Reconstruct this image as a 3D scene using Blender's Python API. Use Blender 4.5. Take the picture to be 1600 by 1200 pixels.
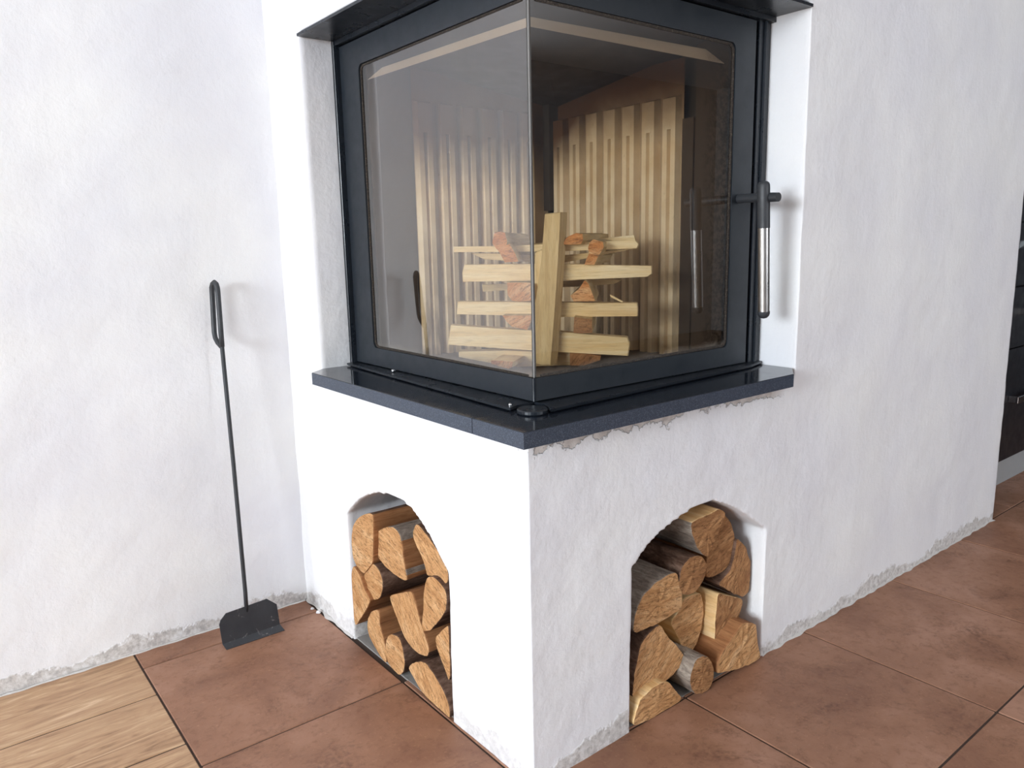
import bpy, bmesh, math, random
from mathutils import Vector, Matrix, noise
for o in list(bpy.data.objects): bpy.data.objects.remove(o, do_unlink=True)
scene = bpy.context.scene
COL = scene.collection

# ------------------------------------------------------------------ camera
cam_d = bpy.data.cameras.new('camera'); cam = bpy.data.objects.new('camera', cam_d); COL.objects.link(cam)
_yaw, _pitch, _roll = 0.9059, -0.1832, -0.022
_f = Vector((math.cos(_pitch)*math.cos(_yaw), math.cos(_pitch)*math.sin(_yaw), math.sin(_pitch)))
_r = _f.cross(Vector((0, 0, 1))).normalized(); _u = _r.cross(_f)
_r2 = _r*math.cos(_roll) + _u*math.sin(_roll); _u2 = -_r*math.sin(_roll) + _u*math.cos(_roll)
M = Matrix((_r2, _u2, -_f)).transposed().to_4x4(); M.translation = (-0.7837, -0.9612, 0.9784)
cam.matrix_world = M
cam_d.sensor_width = 36; cam_d.lens = 36*1201.2144/1600; cam_d.clip_start = .02
scene.camera = cam

# ------------------------------------------------------------------ light
scene.view_settings.view_transform = 'Standard'; scene.view_settings.look = 'None'
scene.view_settings.gamma = 1; scene.view_settings.use_curve_mapping = False
scene.view_settings.exposure = 0.16
WINDOW_W = 300      # daylight through the window in wall_left_side (x = -5.5)
FILL_W = 42         # added fill light at an unseen, made-up window behind the camera
world = bpy.data.worlds.new('world'); scene.world = world; world.use_nodes = True
wn = world.node_tree.nodes['Background']; wn.inputs[0].default_value = (.75, .87, 1, 1); wn.inputs[1].default_value = 2.0
def area(name, loc, rot, sx, sy, w, colr):
    d = bpy.data.lights.new(name, 'AREA'); d.shape = 'RECTANGLE'; d.size = sx; d.size_y = sy; d.energy = w; d.color = colr
    o = bpy.data.objects.new(name, d); COL.objects.link(o); o.location = loc; o.rotation_euler = rot
    return o
area('daylight', (-5.62, -1.35, 1.65), (0, -math.pi/2, 0), 1.25, 1.9, WINDOW_W, (.86, .94, 1))
area('fill_behind', (1.6, -4.12, 1.5), (math.pi/2, 0, 0), 1.5, 1.3, FILL_W, (.95, .97, 1))  # fill lamp added to brighten the right wall

# ------------------------------------------------------------------ helpers
def S(v): return v/12.92 if v <= .04045 else ((v+.055)/1.055)**2.4
def rgb(r, g, b): return (S(r/255), S(g/255), S(b/255), 1)
class NT:
    def __init__(s, name, color=(.8,.8,.8,1), rough=.6, metal=0, spec=.5):
        s.m = bpy.data.materials.new(name); s.m.use_nodes = True; s.t = s.m.node_tree
        s.b = s.t.nodes['Principled BSDF']; s.b.inputs['Base Color'].default_value = color
        s.b.inputs['Roughness'].default_value = rough; s.b.inputs['Metallic'].default_value = metal
        s.b.inputs['Specular IOR Level'].default_value = spec
    def n(s, typ, **kw):
        nd = s.t.nodes.new(typ)
        for k, v in kw.items():
            if k in nd.inputs.keys(): nd.inputs[k].default_value = v
            else: setattr(nd, k, v)
        return nd
    def l(s, a, b): s.t.links.new(a, b)
    def coord(s, scale=(1,1,1), src='Object', rot=(0,0,0)):
        if src == 'grain': a = s.n('ShaderNodeAttribute', attribute_name='grain').outputs['Vector']
        else: a = s.n('ShaderNodeTexCoord').outputs[src]
        mp = s.n('ShaderNodeMapping'); mp.inputs['Scale'].default_value = scale; mp.inputs['Rotation'].default_value = rot
        s.l(a, mp.inputs[0]); return mp.outputs[0]
    def noise(s, vec, scale=5, detail=4, rough=.55, dist=0):
        nd = s.n('ShaderNodeTexNoise'); nd.inputs['Scale'].default_value = scale; nd.inputs['Detail'].default_value = detail
        nd.inputs['Roughness'].default_value = rough; nd.inputs['Distortion'].default_value = dist
        s.l(vec, nd.inputs['Vector']); return nd.outputs['Fac']
    def ramp(s, fac, stops, interp='LINEAR'):
        nd = s.n('ShaderNodeValToRGB'); e = nd.color_ramp.elements; nd.color_ramp.interpolation = interp
        while len(e) < len(stops): e.new(.5)
        for i, (p, c) in enumerate(stops):
            e[i].position = p; e[i].color = c if len(c) == 4 else (*c, 1)
        s.l(fac, nd.inputs[0]); return nd.outputs[0]
    def mr(s, fac, a, b, c=0, d=1):
        nd = s.n('ShaderNodeMapRange'); s.l(fac, nd.inputs[0])
        for i, v in enumerate((a, b, c, d)): nd.inputs[i+1].default_value = v
        return nd.outputs[0]
    def math(s, op, a, b=None, c=None):
        nd = s.n('ShaderNodeMath', operation=op)
        for i, v in enumerate((a, b, c)):
            if v is None: continue
            if isinstance(v, (int, float)): nd.inputs[i].default_value = v
            else: s.l(v, nd.inputs[i])
        return nd.outputs[0]
    def mix(s, fac, a, b, mode='MIX'):
        nd = s.n('ShaderNodeMix', data_type='RGBA', blend_type=mode)
        for i, v in ((0, fac), (6, a), (7, b)):
            if isinstance(v, (int, float, tuple)): nd.inputs[i].default_value = v
            else: s.l(v, nd.inputs[i])
        return nd.outputs[2]
    def sep(s, vec):
        nd = s.n('ShaderNodeSeparateXYZ'); s.l(vec, nd.inputs[0]); return nd.outputs
    def color(s, c): s.l(c, s.b.inputs['Base Color'])
    def rough(s, c): s.l(c, s.b.inputs['Roughness'])
    def bump(s, h, dist=.002, strength=1.0, prev=None):
        nd = s.n('ShaderNodeBump'); nd.inputs['Distance'].default_value = dist; nd.inputs['Strength'].default_value = strength
        s.l(h, nd.inputs['Height'])
        if prev is not None: s.l(prev, nd.inputs['Normal'])
        s.l(nd.outputs[0], s.b.inputs['Normal']); return nd.outputs[0]

def to_obj(name, bm, mats, parent=None, smooth=False, base=None):
    bmesh.ops.recalc_face_normals(bm, faces=bm.faces)
    me = bpy.data.meshes.new(name)
    if base is not None: bmesh.ops.translate(bm, verts=bm.verts, vec=-Vector(base))
    bm.to_mesh(me); bm.free()
    for m in (mats if isinstance(mats, (list, tuple)) else [mats]): me.materials.append(m)
    if smooth:
        for p in me.polygons: p.use_smooth = True
    o = bpy.data.objects.new(name, me); COL.objects.link(o)
    if base is not None: o.location = base
    if parent is not None:
        o.parent = parent
        if base is None: o.location = -parent_world(parent)
        else: o.location = Vector(base) - parent_world(parent)
    return o
def parent_world(p):
    v = Vector(p.location)
    while p.parent: p = p.parent; v += Vector(p.location)
    return v
def smooth_by_angle(o, ang=40):
    me = o.data
    for p in me.polygons: p.use_smooth = True
    bm = bmesh.new(); bm.from_mesh(me)
    for e in bm.edges:
        if len(e.link_faces) == 2 and e.calc_face_angle(0) > math.radians(ang): e.smooth = False
    bm.to_mesh(me); bm.free()
def tag(o, label=None, cat=None, group=None, kind=None):
    for k, v in (('label', label), ('category', cat), ('group', group), ('kind', kind)):
        if v: o[k] = v
    return o
def empty(name, loc, label=None, cat=None, group=None):
    o = bpy.data.objects.new(name, None); COL.objects.link(o); o.location = loc; o.empty_display_size = .05
    return tag(o, label, cat, group)
def box(bm, x0, x1, y0, y1, z0, z1, bevel=0, seg=1, mi=0):
    r = bmesh.ops.create_cube(bm, size=1)
    vs = r['verts']
    bmesh.ops.scale(bm, verts=vs, vec=(x1-x0, y1-y0, z1-z0))
    bmesh.ops.translate(bm, verts=vs, vec=((x0+x1)/2, (y0+y1)/2, (z0+z1)/2))
    if bevel:
        es = {e for v in vs for e in v.link_edges}
        bmesh.ops.bevel(bm, geom=list(es), offset=bevel, segments=seg, affect='EDGES', profile=.5)
def prism(bm, pts, vec):
    """extrude the closed 3-D polygon pts along vec"""
    vec = Vector(vec); a = [bm.verts.new(p) for p in pts]; b = [bm.verts.new(Vector(p)+vec) for p in pts]
    n = len(pts); bm.faces.new(a); bm.faces.new(b[::-1])
    for i in range(n): bm.faces.new((a[(i+1) % n], a[i], b[i], b[(i+1) % n]))
def tube(bm, path, r, seg=12, caps=True, closed=False):
    path = [Vector(p) for p in path]; n = len(path); rings = []
    rs = r if isinstance(r, (list, tuple)) else [r]*n
    up = None
    for i, p in enumerate(path):
        if closed: t = (path[(i+1) % n]-path[i-1]).normalized()
        else: t = (path[min(i+1, n-1)]-path[max(i-1, 0)]).normalized()
        if up is None: up = t.orthogonal().normalized()
        up = (up - t*up.dot(t)).normalized(); s = t.cross(up)
        rings.append([bm.verts.new(p+(up*math.cos(a)+s*math.sin(a))*rs[i]) for a in [2*math.pi*k/seg for k in range(seg)]])
    for i in range(n if closed else n-1):
        A, B = rings[i], rings[(i+1) % n]
        for k in range(seg): bm.faces.new((A[k], A[(k+1) % seg], B[(k+1) % seg], B[k]))
    if caps and not closed: bm.faces.new(rings[0][::-1]); bm.faces.new(rings[-1])
def eval_mesh(o):
    dg = bpy.context.evaluated_depsgraph_get(); dg.update()
    return bpy.data.meshes.new_from_object(o.evaluated_get(dg))
def relief(me, amp=1.0, wear=0):
    me.update(); N = [v.normal.copy() for v in me.vertices]
    for v, n in zip(me.vertices, N):
        p = v.co
        d = .0026*noise.noise(p*5) + .0011*noise.noise(p*17) + .0005*noise.noise(p*55)
        v.co = p + n*d*amp
def arc_pts(cx, cy, r, a0, a1, n):
    return [(cx+r*math.cos(math.radians(a0+(a1-a0)*k/n)), cy+r*math.sin(math.radians(a0+(a1-a0)*k/n))) for k in range(n+1)]

# ------------------------------------------------------------------ materials
def plaster_mat():
    m = NT('white_plaster', rgb(236, 235, 237), .85, spec=.25)
    c = m.coord()
    n1 = m.noise(c, 9, 5); n2 = m.noise(c, 60, 6, .65); n3 = m.noise(m.coord((40, 40, 7)), 3, 4, .6)
    tint = m.ramp(m.noise(c, 3, 3), [(.35, rgb(232, 231, 235)), (.65, rgb(240, 239, 239))])
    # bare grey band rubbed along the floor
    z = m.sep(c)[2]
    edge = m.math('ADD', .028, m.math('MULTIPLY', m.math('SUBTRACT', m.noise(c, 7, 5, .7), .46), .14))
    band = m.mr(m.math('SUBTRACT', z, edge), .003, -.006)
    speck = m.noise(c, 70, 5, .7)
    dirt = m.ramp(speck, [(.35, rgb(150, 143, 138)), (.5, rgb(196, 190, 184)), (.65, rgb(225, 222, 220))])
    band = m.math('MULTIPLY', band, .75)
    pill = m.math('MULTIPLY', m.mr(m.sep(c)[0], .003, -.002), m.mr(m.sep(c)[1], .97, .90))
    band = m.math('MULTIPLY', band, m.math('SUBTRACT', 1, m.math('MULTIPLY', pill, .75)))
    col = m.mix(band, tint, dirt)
    # flaked filler right under the stone ledge
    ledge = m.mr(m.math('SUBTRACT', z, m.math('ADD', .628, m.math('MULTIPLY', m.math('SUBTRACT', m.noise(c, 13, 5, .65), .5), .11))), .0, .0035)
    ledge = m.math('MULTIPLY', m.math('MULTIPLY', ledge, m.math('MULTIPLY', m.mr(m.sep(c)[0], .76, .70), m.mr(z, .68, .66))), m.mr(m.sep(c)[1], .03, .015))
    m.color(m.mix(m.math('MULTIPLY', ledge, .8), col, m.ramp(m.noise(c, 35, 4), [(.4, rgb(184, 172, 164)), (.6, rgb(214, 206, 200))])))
    b = m.bump(n3, .001, .35)
    b = m.bump(n1, .006, .35, b); b = m.bump(n2, .0022, .7, b)
    b = m.bump(band, .002, 1, b)
    b = m.bump(ledge, -.004, 1, b)
    return m.m
PL = plaster_mat()
def metal_mat(name, col, rough, metal=0.0, bump=.00006):
    m = NT(name, col, rough, metal)
    if bump: m.bump(m.noise(m.coord(), 260, 3), bump, .5)
    m.rough(m.mr(m.noise(m.coord(), 22, 4), .3, .7, rough*.8, rough*1.25))
    return m.m
FRAME = metal_mat('dark_painted_steel', rgb(30, 36, 43), .45)
POST = metal_mat('dark_frame_gloss', rgb(26, 31, 38), .30, bump=0)
IRON = metal_mat('black_iron', rgb(50, 52, 56), .5)
STEEL = metal_mat('brushed_steel', rgb(190, 188, 186), .3, 1.0)
CHROME = metal_mat('chrome', rgb(215, 217, 220), .15, 1.0)
DARKBODY = metal_mat('sooty_steel', rgb(52, 42, 34), .75)
def granite():
    m = NT('black_stone', rgb(26, 30, 38), .12)
    c = m.coord(); n = m.noise(c, 900, 2); m.color(m.ramp(n, [(.45, rgb(22, 26, 34)), (.62, rgb(34, 40, 50)), (.72, rgb(80, 88, 100))]))
    m.rough(m.mr(m.noise(c, 30, 3), .3, .8, .07, .2)); return m.m
STONE = granite()
def granite_edge():
    m = NT('stone_edge', rgb(52, 60, 74), .4)
    n = m.noise(m.coord(), 700, 2); m.color(m.ramp(n, [(.4, rgb(46, 54, 68)), (.6, rgb(66, 75, 90)), (.75, rgb(120, 128, 140))]))
    return m.m
STONE_EDGE = granite_edge()
def glass_mat():
    m = NT('smoky_glass'); t = m.t
    out = t.nodes['Material Output']
    geo = m.n('ShaderNodeNewGeometry')
    dot = m.n('ShaderNodeVectorMath', operation='DOT_PRODUCT'); m.l(geo.outputs['Normal'], dot.inputs[0]); m.l(geo.outputs['Incoming'], dot.inputs[1])
    c = m.math('ABSOLUTE', dot.outputs['Value'])
    f = m.math('ADD', GLASS_R0, m.math('MULTIPLY', 1-GLASS_R0, m.math('POWER', m.math('SUBTRACT', 1, c), 4.2)))
    co = m.coord(); x, y, z = m.sep(co)[:3]
    tr = m.n('ShaderNodeBsdfTransparent'); gl = m.n('ShaderNodeBsdfGlossy'); gl.inputs['Roughness'].default_value = .012
    # smoke film: browner and denser towards the top and along the edges
    smk = m.math('ADD', m.math('MULTIPLY', m.math('SUBTRACT', m.noise(co, 5, 4, .6, .6), .5), .25), z)
    film = m.ramp(m.mr(smk, .74, 1.40), [(0, (.90, .86, .80)), (.45, (.97, .94, .89)), (.72, (.90, .84, .75)), (.85, (.80, .72, .62)), (1, (.74, .67, .58))])
    far = m.mr(m.math('ADD', m.math('MAXIMUM', x, 0.0), m.math('MULTIPLY', m.noise(co, 30, 5, .7), .07)), .60, .68)
    spk = m.math('MULTIPLY', far, m.mr(m.noise(co, 95, 4, .7), .42, .6))
    col = m.mix(m.math('MULTIPLY', spk, .92), film, (.16, .12, .09, 1))
    m.l(col, tr.inputs[0])
    mx = m.n('ShaderNodeMixShader'); m.l(f, mx.inputs[0]); m.l(tr.outputs[0], mx.inputs[1]); m.l(gl.outputs[0], mx.inputs[2])
    df = m.n('ShaderNodeBsdfDiffuse'); df.inputs[0].default_value = rgb(170, 160, 148)
    edge = m.mr(m.math('ADD', z, m.math('MULTIPLY', m.noise(co, 45, 5, .7), .03)), .765, .742)
    mx2 = m.n('ShaderNodeMixShader'); m.l(m.math('MULTIPLY', edge, .35), mx2.inputs[0]); m.l(mx.outputs[0], mx2.inputs[1]); m.l(df.outputs[0], mx2.inputs[2])
    m.l(mx2.outputs[0], out.inputs[0])
    return m.m
GLASS_R0 = .25
GLASS = glass_mat()
def plain_transparent():
    m = NT('glass_inner'); tr = m.n('ShaderNodeBsdfTransparent'); m.l(tr.outputs[0], m.t.nodes['Material Output'].inputs[0]); return m.m
GLASS_IN = plain_transparent()
GEDGE = NT('glass_edge', rgb(128, 126, 124), .25).m
def liner_mat(name='vermiculite_liner', lo=rgb(226, 200, 160), hi=rgb(246, 228, 196)):
    m = NT(name, lo, .9, spec=.2)
    co = m.coord(); x, y, z = m.sep(co)[:3]
    base = m.ramp(m.noise(co, 14, 5), [(.3, lo), (.7, hi)])
    pit = m.mr(m.noise(m.coord((1, 1, .4)), 120, 5, .8), .62, .70)
    base = m.mix(m.math('MULTIPLY', pit, .5), base, rgb(120, 90, 62))
    # soot fans out from the back corner towards the top
    s = m.math('ADD', z, m.math('MULTIPLY', m.math('SUBTRACT', m.noise(co, 6, 4, .6), .5), .12))
    s = m.math('ADD', s, m.mr(y, .5, .67, 0, .10))
    soot = m.mr(s, 1.20, 1.34)
    low = m.math('MULTIPLY', m.mr(m.noise(m.coord((6, 6, 1.6)), 2.2, 4, .7), .52, .66), .55)
    low = m.math('MULTIPLY', low, m.mr(z, .98, .86))
    col = m.mix(soot, base, rgb(92, 62, 40)); col = m.mix(low, col, rgb(96, 78, 60))
    m.color(col); m.bump(m.noise(co, 220, 4), .0008, .6)
    return m.m
LINER = liner_mat(); LINER_SHADED = liner_mat('vermiculite_groove_shade', rgb(170, 148, 120), rgb(192, 170, 142))  # backing between ribs tinted darker: recess shade put into the colour
SIDELINER = NT('side_liner', rgb(70, 56, 44), .8).m
ASH = NT('ashy_firebrick', rgb(96, 84, 72), .95); ASH.bump(ASH.noise(ASH.coord(), 60, 5), .003); ASH = ASH.m
DEFLECT = metal_mat('scorched_steel', rgb(196, 184, 168), .5, .0)
GASKET = NT('rope_gasket', rgb(58, 50, 44), .95); _c = GASKET.coord(); _n = GASKET.noise(_c, 330, 4, .8)
GASKET.color(GASKET.ramp(_n, [(.4, rgb(34, 30, 28)), (.6, rgb(66, 56, 48)), (.74, rgb(160, 150, 136))])); GASKET.bump(_n, .002); GASKET = GASKET.m

def tile_mat():
    m = NT('terracotta_tile', rgb(150, 95, 70), .5, spec=.4)
    co = m.coord(); rnd = m.n('ShaderNodeObjectInfo').outputs['Random']
    off = m.n('ShaderNodeVectorMath', operation='ADD'); cmb = m.n('ShaderNodeCombineXYZ'); 
    m.l(m.math('MULTIPLY', rnd, 31), cmb.inputs[0]); m.l(m.math('MULTIPLY', rnd, 17), cmb.inputs[1]); m.l(co, off.inputs[0]); m.l(cmb.outputs[0], off.inputs[1]); v = off.outputs[0]
    big = m.noise(v, 4, 5, .6, .5); fine = m.noise(v, 40, 6, .72, .3)
    c1 = m.ramp(big, [(.3, TILE_A), (.5, TILE_B), (.72, TILE_C)])
    c2 = m.mix(m.math('MULTIPLY', m.mr(fine, .52, .68), .42), c1, rgb(106, 72, 54))
    c3 = m.mix(m.math('MULTIPLY', m.mr(m.noise(v, 90, 4, .8), .58, .72), .45), c2, rgb(196, 150, 118))
    dark = m.math('MULTIPLY', m.mr(m.noise(v, 7, 7, .8, .8), .52, .66), m.mr(m.noise(v, 90, 4), .38, .58))
    c4 = m.mix(m.math('MULTIPLY', dark, .6), c3, rgb(86, 54, 40))
    m.color(c4); m.rough(m.mr(fine, .3, .7, .42, .6))
    b = m.bump(fine, .0012, .5); m.bump(m.noise(v, 8, 3), .002, .3, b)
    return m.m
TILE_A, TILE_B, TILE_C = rgb(128, 88, 68), rgb(152, 110, 86), rgb(174, 132, 110)
TILE = tile_mat()
GROUT = NT('dark_grout', rgb(66, 50, 42), .9).m
WHITEGROUT = NT('white_grout', rgb(205, 200, 196), .9); WHITEGROUT.bump(WHITEGROUT.noise(WHITEGROUT.coord(), 90, 4), .004); WHITEGROUT = WHITEGROUT.m
def plank_mat():
    m = NT('wood_look_tile', rgb(178, 132, 92), .5)
    rnd = m.n('ShaderNodeObjectInfo').outputs['Random']
    cmb = m.n('ShaderNodeCombineXYZ'); m.l(m.math('MULTIPLY', rnd, 9), cmb.inputs[0]); m.l(m.math('MULTIPLY', rnd, 23), cmb.inputs[1])
    def v(sc):
        ad = m.n('ShaderNodeVectorMath', operation='ADD'); m.l(m.coord(sc), ad.inputs[0]); m.l(cmb.outputs[0], ad.inputs[1]); return ad.outputs[0]
    g = m.noise(v((1.3, 9, 1)), 3.0, 7, .66, 2.2); f = m.noise(v((3, 90, 1)), 3, 4, .7)
    c = m.ramp(g, [(.30, rgb(138, 104, 76)), (.44, rgb(178, 140, 106)), (.58, rgb(194, 158, 122)), (.70, rgb(220, 188, 154))])
    c = m.mix(m.math('MULTIPLY', m.mr(f, .48, .7), .35), c, rgb(136, 100, 72))
    m.color(c); m.bump(g, .0015, .4); return m.m
PLANK = plank_mat()

def wood_end(name, a, b, c, ang=.6, rough=.9):
    m = NT(name, a, rough, spec=.2); co = m.coord((1, 1, 1), 'grain'); rnd = m.n('ShaderNodeObjectInfo').outputs['Random']
    rot = m.n('ShaderNodeVectorRotate', rotation_type='Z_AXIS'); m.l(co, rot.inputs['Vector']); m.l(m.math('ADD', m.math('MULTIPLY', rnd, 1.2), ang), rot.inputs['Angle'])
    mp = m.n('ShaderNodeMapping'); mp.inputs['Scale'].default_value = (4.5, 1, 1); m.l(rot.outputs[0], mp.inputs[0])
    ad = m.n('ShaderNodeVectorMath', operation='ADD'); cmb = m.n('ShaderNodeCombineXYZ'); m.l(m.math('MULTIPLY', rnd, 7), cmb.inputs[2]); m.l(mp.outputs[0], ad.inputs[0]); m.l(cmb.outputs[0], ad.inputs[1])
    saw = m.noise(ad.outputs[0], 52, 6, .78, .25); soft = m.noise(ad.outputs[0], 9, 4, .6, .8)
    col = m.ramp(soft, [(.32, a), (.52, b), (.72, c)])
    col = m.mix(m.math('MULTIPLY', m.mr(saw, .50, .38), .85), col, tuple(v*.38 for v in a[:3])+(1,))
    col = m.mix(m.math('MULTIPLY', m.mr(saw, .58, .72), .5), col, tuple(min(1, v*1.35) for v in c[:3])+(1,))
    # growth rings
    w = m.n('ShaderNodeTexWave', wave_type='RINGS', rings_direction='Z'); w.inputs['Scale'].default_value = 60; w.inputs['Distortion'].default_value = 3.5; w.inputs['Detail'].default_value = 2
    m.l(co, w.inputs['Vector']); col = m.mix(m.math('MULTIPLY', w.outputs['Fac'], .16), col, tuple(v*.5 for v in a[:3])+(1,))
    m.color(col); bb = m.bump(saw, .0035, .9); m.bump(soft, .004, .5, bb); return m.m
def wood_side(name, a, b, c, rough=.8, k=1.0):
    m = NT(name, a, rough, spec=.25); rnd = m.n('ShaderNodeObjectInfo').outputs['Random']
    cmb = m.n('ShaderNodeCombineXYZ'); m.l(m.math('MULTIPLY', rnd, 11), cmb.inputs[0]); m.l(m.math('MULTIPLY', rnd, 5), cmb.inputs[1])
    ad = m.n('ShaderNodeVectorMath', operation='ADD'); m.l(m.coord((60, 60, 5), 'grain'), ad.inputs[0]); m.l(cmb.outputs[0], ad.inputs[1])
    g = m.noise(ad.outputs[0], 1.0*k, 5, .6, .5); f = m.noise(ad.outputs[0], 5*k, 4, .7)
    col = m.ramp(g, [(.3, a), (.5, b), (.7, c)])
    col = m.mix(m.math('MULTIPLY', m.mr(f, .5, .3), .45), col, tuple(v*.6 for v in a[:3])+(1,))
    m.color(col); bb = m.bump(f, .0012, .7); m.bump(g, .003, .5, bb); return m.m
def bark_mat(name, a, b, c):
    m = NT(name, a, .95, spec=.1); co = m.coord((26, 26, 9), 'grain')
    g = m.noise(co, 1.2, 6, .7, .8); f = m.noise(co, 5, 5, .75)
    col = m.ramp(g, [(.32, a), (.5, b), (.68, c)]); m.color(m.mix(m.math('MULTIPLY', m.mr(f, .55, .35), .5), col, tuple(v*.4 for v in a[:3])+(1,)))
    bb = m.bump(f, .003, .9); m.bump(g, .006, .8, bb); return m.m
END_TAN = wood_end('cut_end_tan', rgb(190, 138, 90), rgb(214, 164, 114), rgb(232, 190, 144))
END_BROWN = wood_end('cut_end_brown', rgb(152, 106, 70), rgb(176, 128, 86), rgb(198, 152, 108))
END_ORANGE = wood_end('rough_end_orange', rgb(206, 132, 74), rgb(226, 158, 98), rgb(246, 206, 156))
SPLIT_LIGHT = wood_side('split_wood_light', rgb(214, 168, 112), rgb(232, 194, 140), rgb(240, 210, 164))
SPLIT_BROWN = wood_side('split_wood_brown', rgb(126, 82, 52), rgb(158, 108, 70), rgb(180, 130, 88))
KIND = wood_side('kindling_pale', rgb(232, 200, 146), rgb(244, 220, 172), rgb(250, 234, 198), k=1.0)
KIND_GREY = wood_side('kindling_grey', rgb(196, 168, 122), rgb(214, 188, 140), rgb(230, 208, 164))
BARK = bark_mat('bark_dark', rgb(74, 54, 44), rgb(108, 82, 68), rgb(146, 118, 102))
BARK_GREY = bark_mat('bark_grey', rgb(110, 98, 90), rgb(150, 136, 124), rgb(186, 174, 160))

# ------------------------------------------------------------------ plaster shell
L = .9957
def solid(name, boxes_add, cutters, voxel):
    bm = bmesh.new(); box(bm, *boxes_add); o = to_obj(name, bm, [PL])
    cs = []
    for i, c in enumerate(cutters):
        cb = bmesh.new()
        if c[0] == 'box': box(cb, *c[1])
        else: prism(cb, c[1], c[2])
        co = to_obj('cutter', cb, [PL]); cs.append(co)
        md = o.modifiers.new('b', 'BOOLEAN'); md.operation = 'DIFFERENCE'; md.object = co; md.solver = 'EXACT'
    md = o.modifiers.new('r', 'REMESH'); md.mode = 'VOXEL'; md.voxel_size = voxel
    me = eval_mesh(o); o.modifiers.clear(); o.data = me; me.materials.clear(); me.materials.append(PL)
    for c in cs: bpy.data.objects.remove(c, do_unlink=True)
    return o
def bisect(o, co, no):
    bm = bmesh.new(); bm.from_mesh(o.data)
    bmesh.ops.bisect_plane(bm, geom=bm.verts[:]+bm.edges[:]+bm.faces[:], plane_co=co, plane_no=no, clear_outer=True)
    bm.to_mesh(o.data); bm.free()
def finish(o):
    relief(o.data)
    for p in o.data.polygons: p.use_smooth = True

archR = [(.2547, -.05), (.2547, .352), (.282, .374), (.314, .393), (.350, .408), (.3907, .420), (.430, .428), (.468, .431), (.505, .428), (.545, .414), (.584, .395), (.625, .370), (.662, .344), (.6993, .318), (.6993, -.05)]
archL = [(.2616, -.05), (.2616, .330), (.298, .370), (.3378, .402), (.380, .424), (.4253, .434), (.480, .437), (.5393, .427), (.590, .409), (.6379, .384), (.672, .360), (.7043, .334), (.7043, -.05)]
surround = solid('fireplace_surround', (0, 1.15, 0, L+.03, -.02, 2.45),
    [('box', (-.2, .7904, -.2, .7987, .652, 1.457)),
     ('prism', [(x, -.1, z) for x, z in archR], (0, .346, 0)),
     ('prism', [(-.1, y, z) for y, z in archL], (.346, 0, 0))], .006)
bisect(surround, (.95, 0, 0), (1, 0, 0)); finish(surround)
tag(surround, 'white plastered corner fireplace surround with two arched wood niches at its foot', 'fireplace')

wall_r = solid('wall_right', (.80, 2.062, 0, .125, -.02, 2.45), [], .0115)
bisect(wall_r, (.95, 0, 0), (-1, 0, 0)); finish(wall_r); tag(wall_r, kind='structure')
# join lip: same relief field, so the two skins meet at x = .95
bm = bmesh.new(); NX, NZ = 330, 190
g = [[bm.verts.new((-3.6+3.72*i/NX, L, -.02+2.47*j/NZ)) for j in range(NZ+1)] for i in range(NX+1)]
for i in range(NX):
    for j in range(NZ): bm.faces.new((g[i][j], g[i+1][j], g[i+1][j+1], g[i][j+1]))
for f in bm.faces: f.smooth = True
bm.normal_update()
wall_l = to_obj('wall_left', bm, PL, smooth=True)
for v in wall_l.data.vertices:
    p = v.co.copy(); v.co.y -= .0035*noise.noise(p*3.5)+.0018*noise.noise(p*15)+.0006*noise.noise(p*50)
bm = bmesh.new(); bm.from_mesh(wall_l.data); box(bm, -5.6, .3, L+.01, L+.12, -.02, 2.45); bm.to_mesh(wall_l.data); bm.free()
tag(wall_l, kind='structure')

# rest of the room (behind and beside the camera)
def slab(name, boxes, m, kind='structure'):
    bm = bmesh.new()
    for b in boxes: box(bm, *b)
    return tag(to_obj(name, bm, m), kind=kind)
X0, X1, Y0 = -5.5, 6.0, -4.0
W2 = NT('room_paint', rgb(214, 214, 214), .9).m; W3 = NT('grey_room_paint', rgb(140, 140, 142), .9).m
slab('wall_far_left', [(X0-.12, X0, Y0, -2.35, -.02, 2.45), (X0-.12, X0, -.35, L+.1, -.02, 2.45), (X0-.12, X0, -2.35, -.35, -.02, .98), (X0-.12, X0, -2.35, -.35, 2.3, 2.45)], W2)
slab('wall_behind', [(X0, .8, Y0-.12, Y0, -.02, 2.45), (2.4, X1, Y0-.12, Y0, -.02, 2.45), (.8, 2.4, Y0-.12, Y0, -.02, .8), (.8, 2.4, Y0-.12, Y0, 2.2, 2.45)], W3)
slab('wall_far_right', [(X1, X1+.12, Y0-.12, 1.7, -.02, 2.45)], W3)
slab('wall_kitchen', [(.95, X1, 1.5, 1.62, -.02, 2.45)], W2)
slab('ceiling', [(X0-.12, X1+.12, Y0-.12, 1.62, 2.45, 2.55)], NT('ceiling_paint', rgb(228, 228, 228), .9).m)
for nm, bars in (('window_1', [(X0-.09, X0-.03, -2.35, -2.3, .98, 2.3), (X0-.09, X0-.03, -.4, -.35, .98, 2.3), (X0-.09, X0-.03, -2.3, -.4, .98, 1.03), (X0-.09, X0-.03, -2.3, -.4, 2.25, 2.3)]),
                 ('fill_window', [(.8, .85, Y0-.09, Y0-.03, .8, 2.2), (2.35, 2.4, Y0-.09, Y0-.03, .8, 2.2), (.85, 2.35, Y0-.09, Y0-.03, .8, .85), (.85, 2.35, Y0-.09, Y0-.03, 2.15, 2.2)])):  # second frame is an invented window around the added fill lamp
    slab(nm, bars, NT(nm+'_paint', rgb(235, 235, 235), .4).m)

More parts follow.
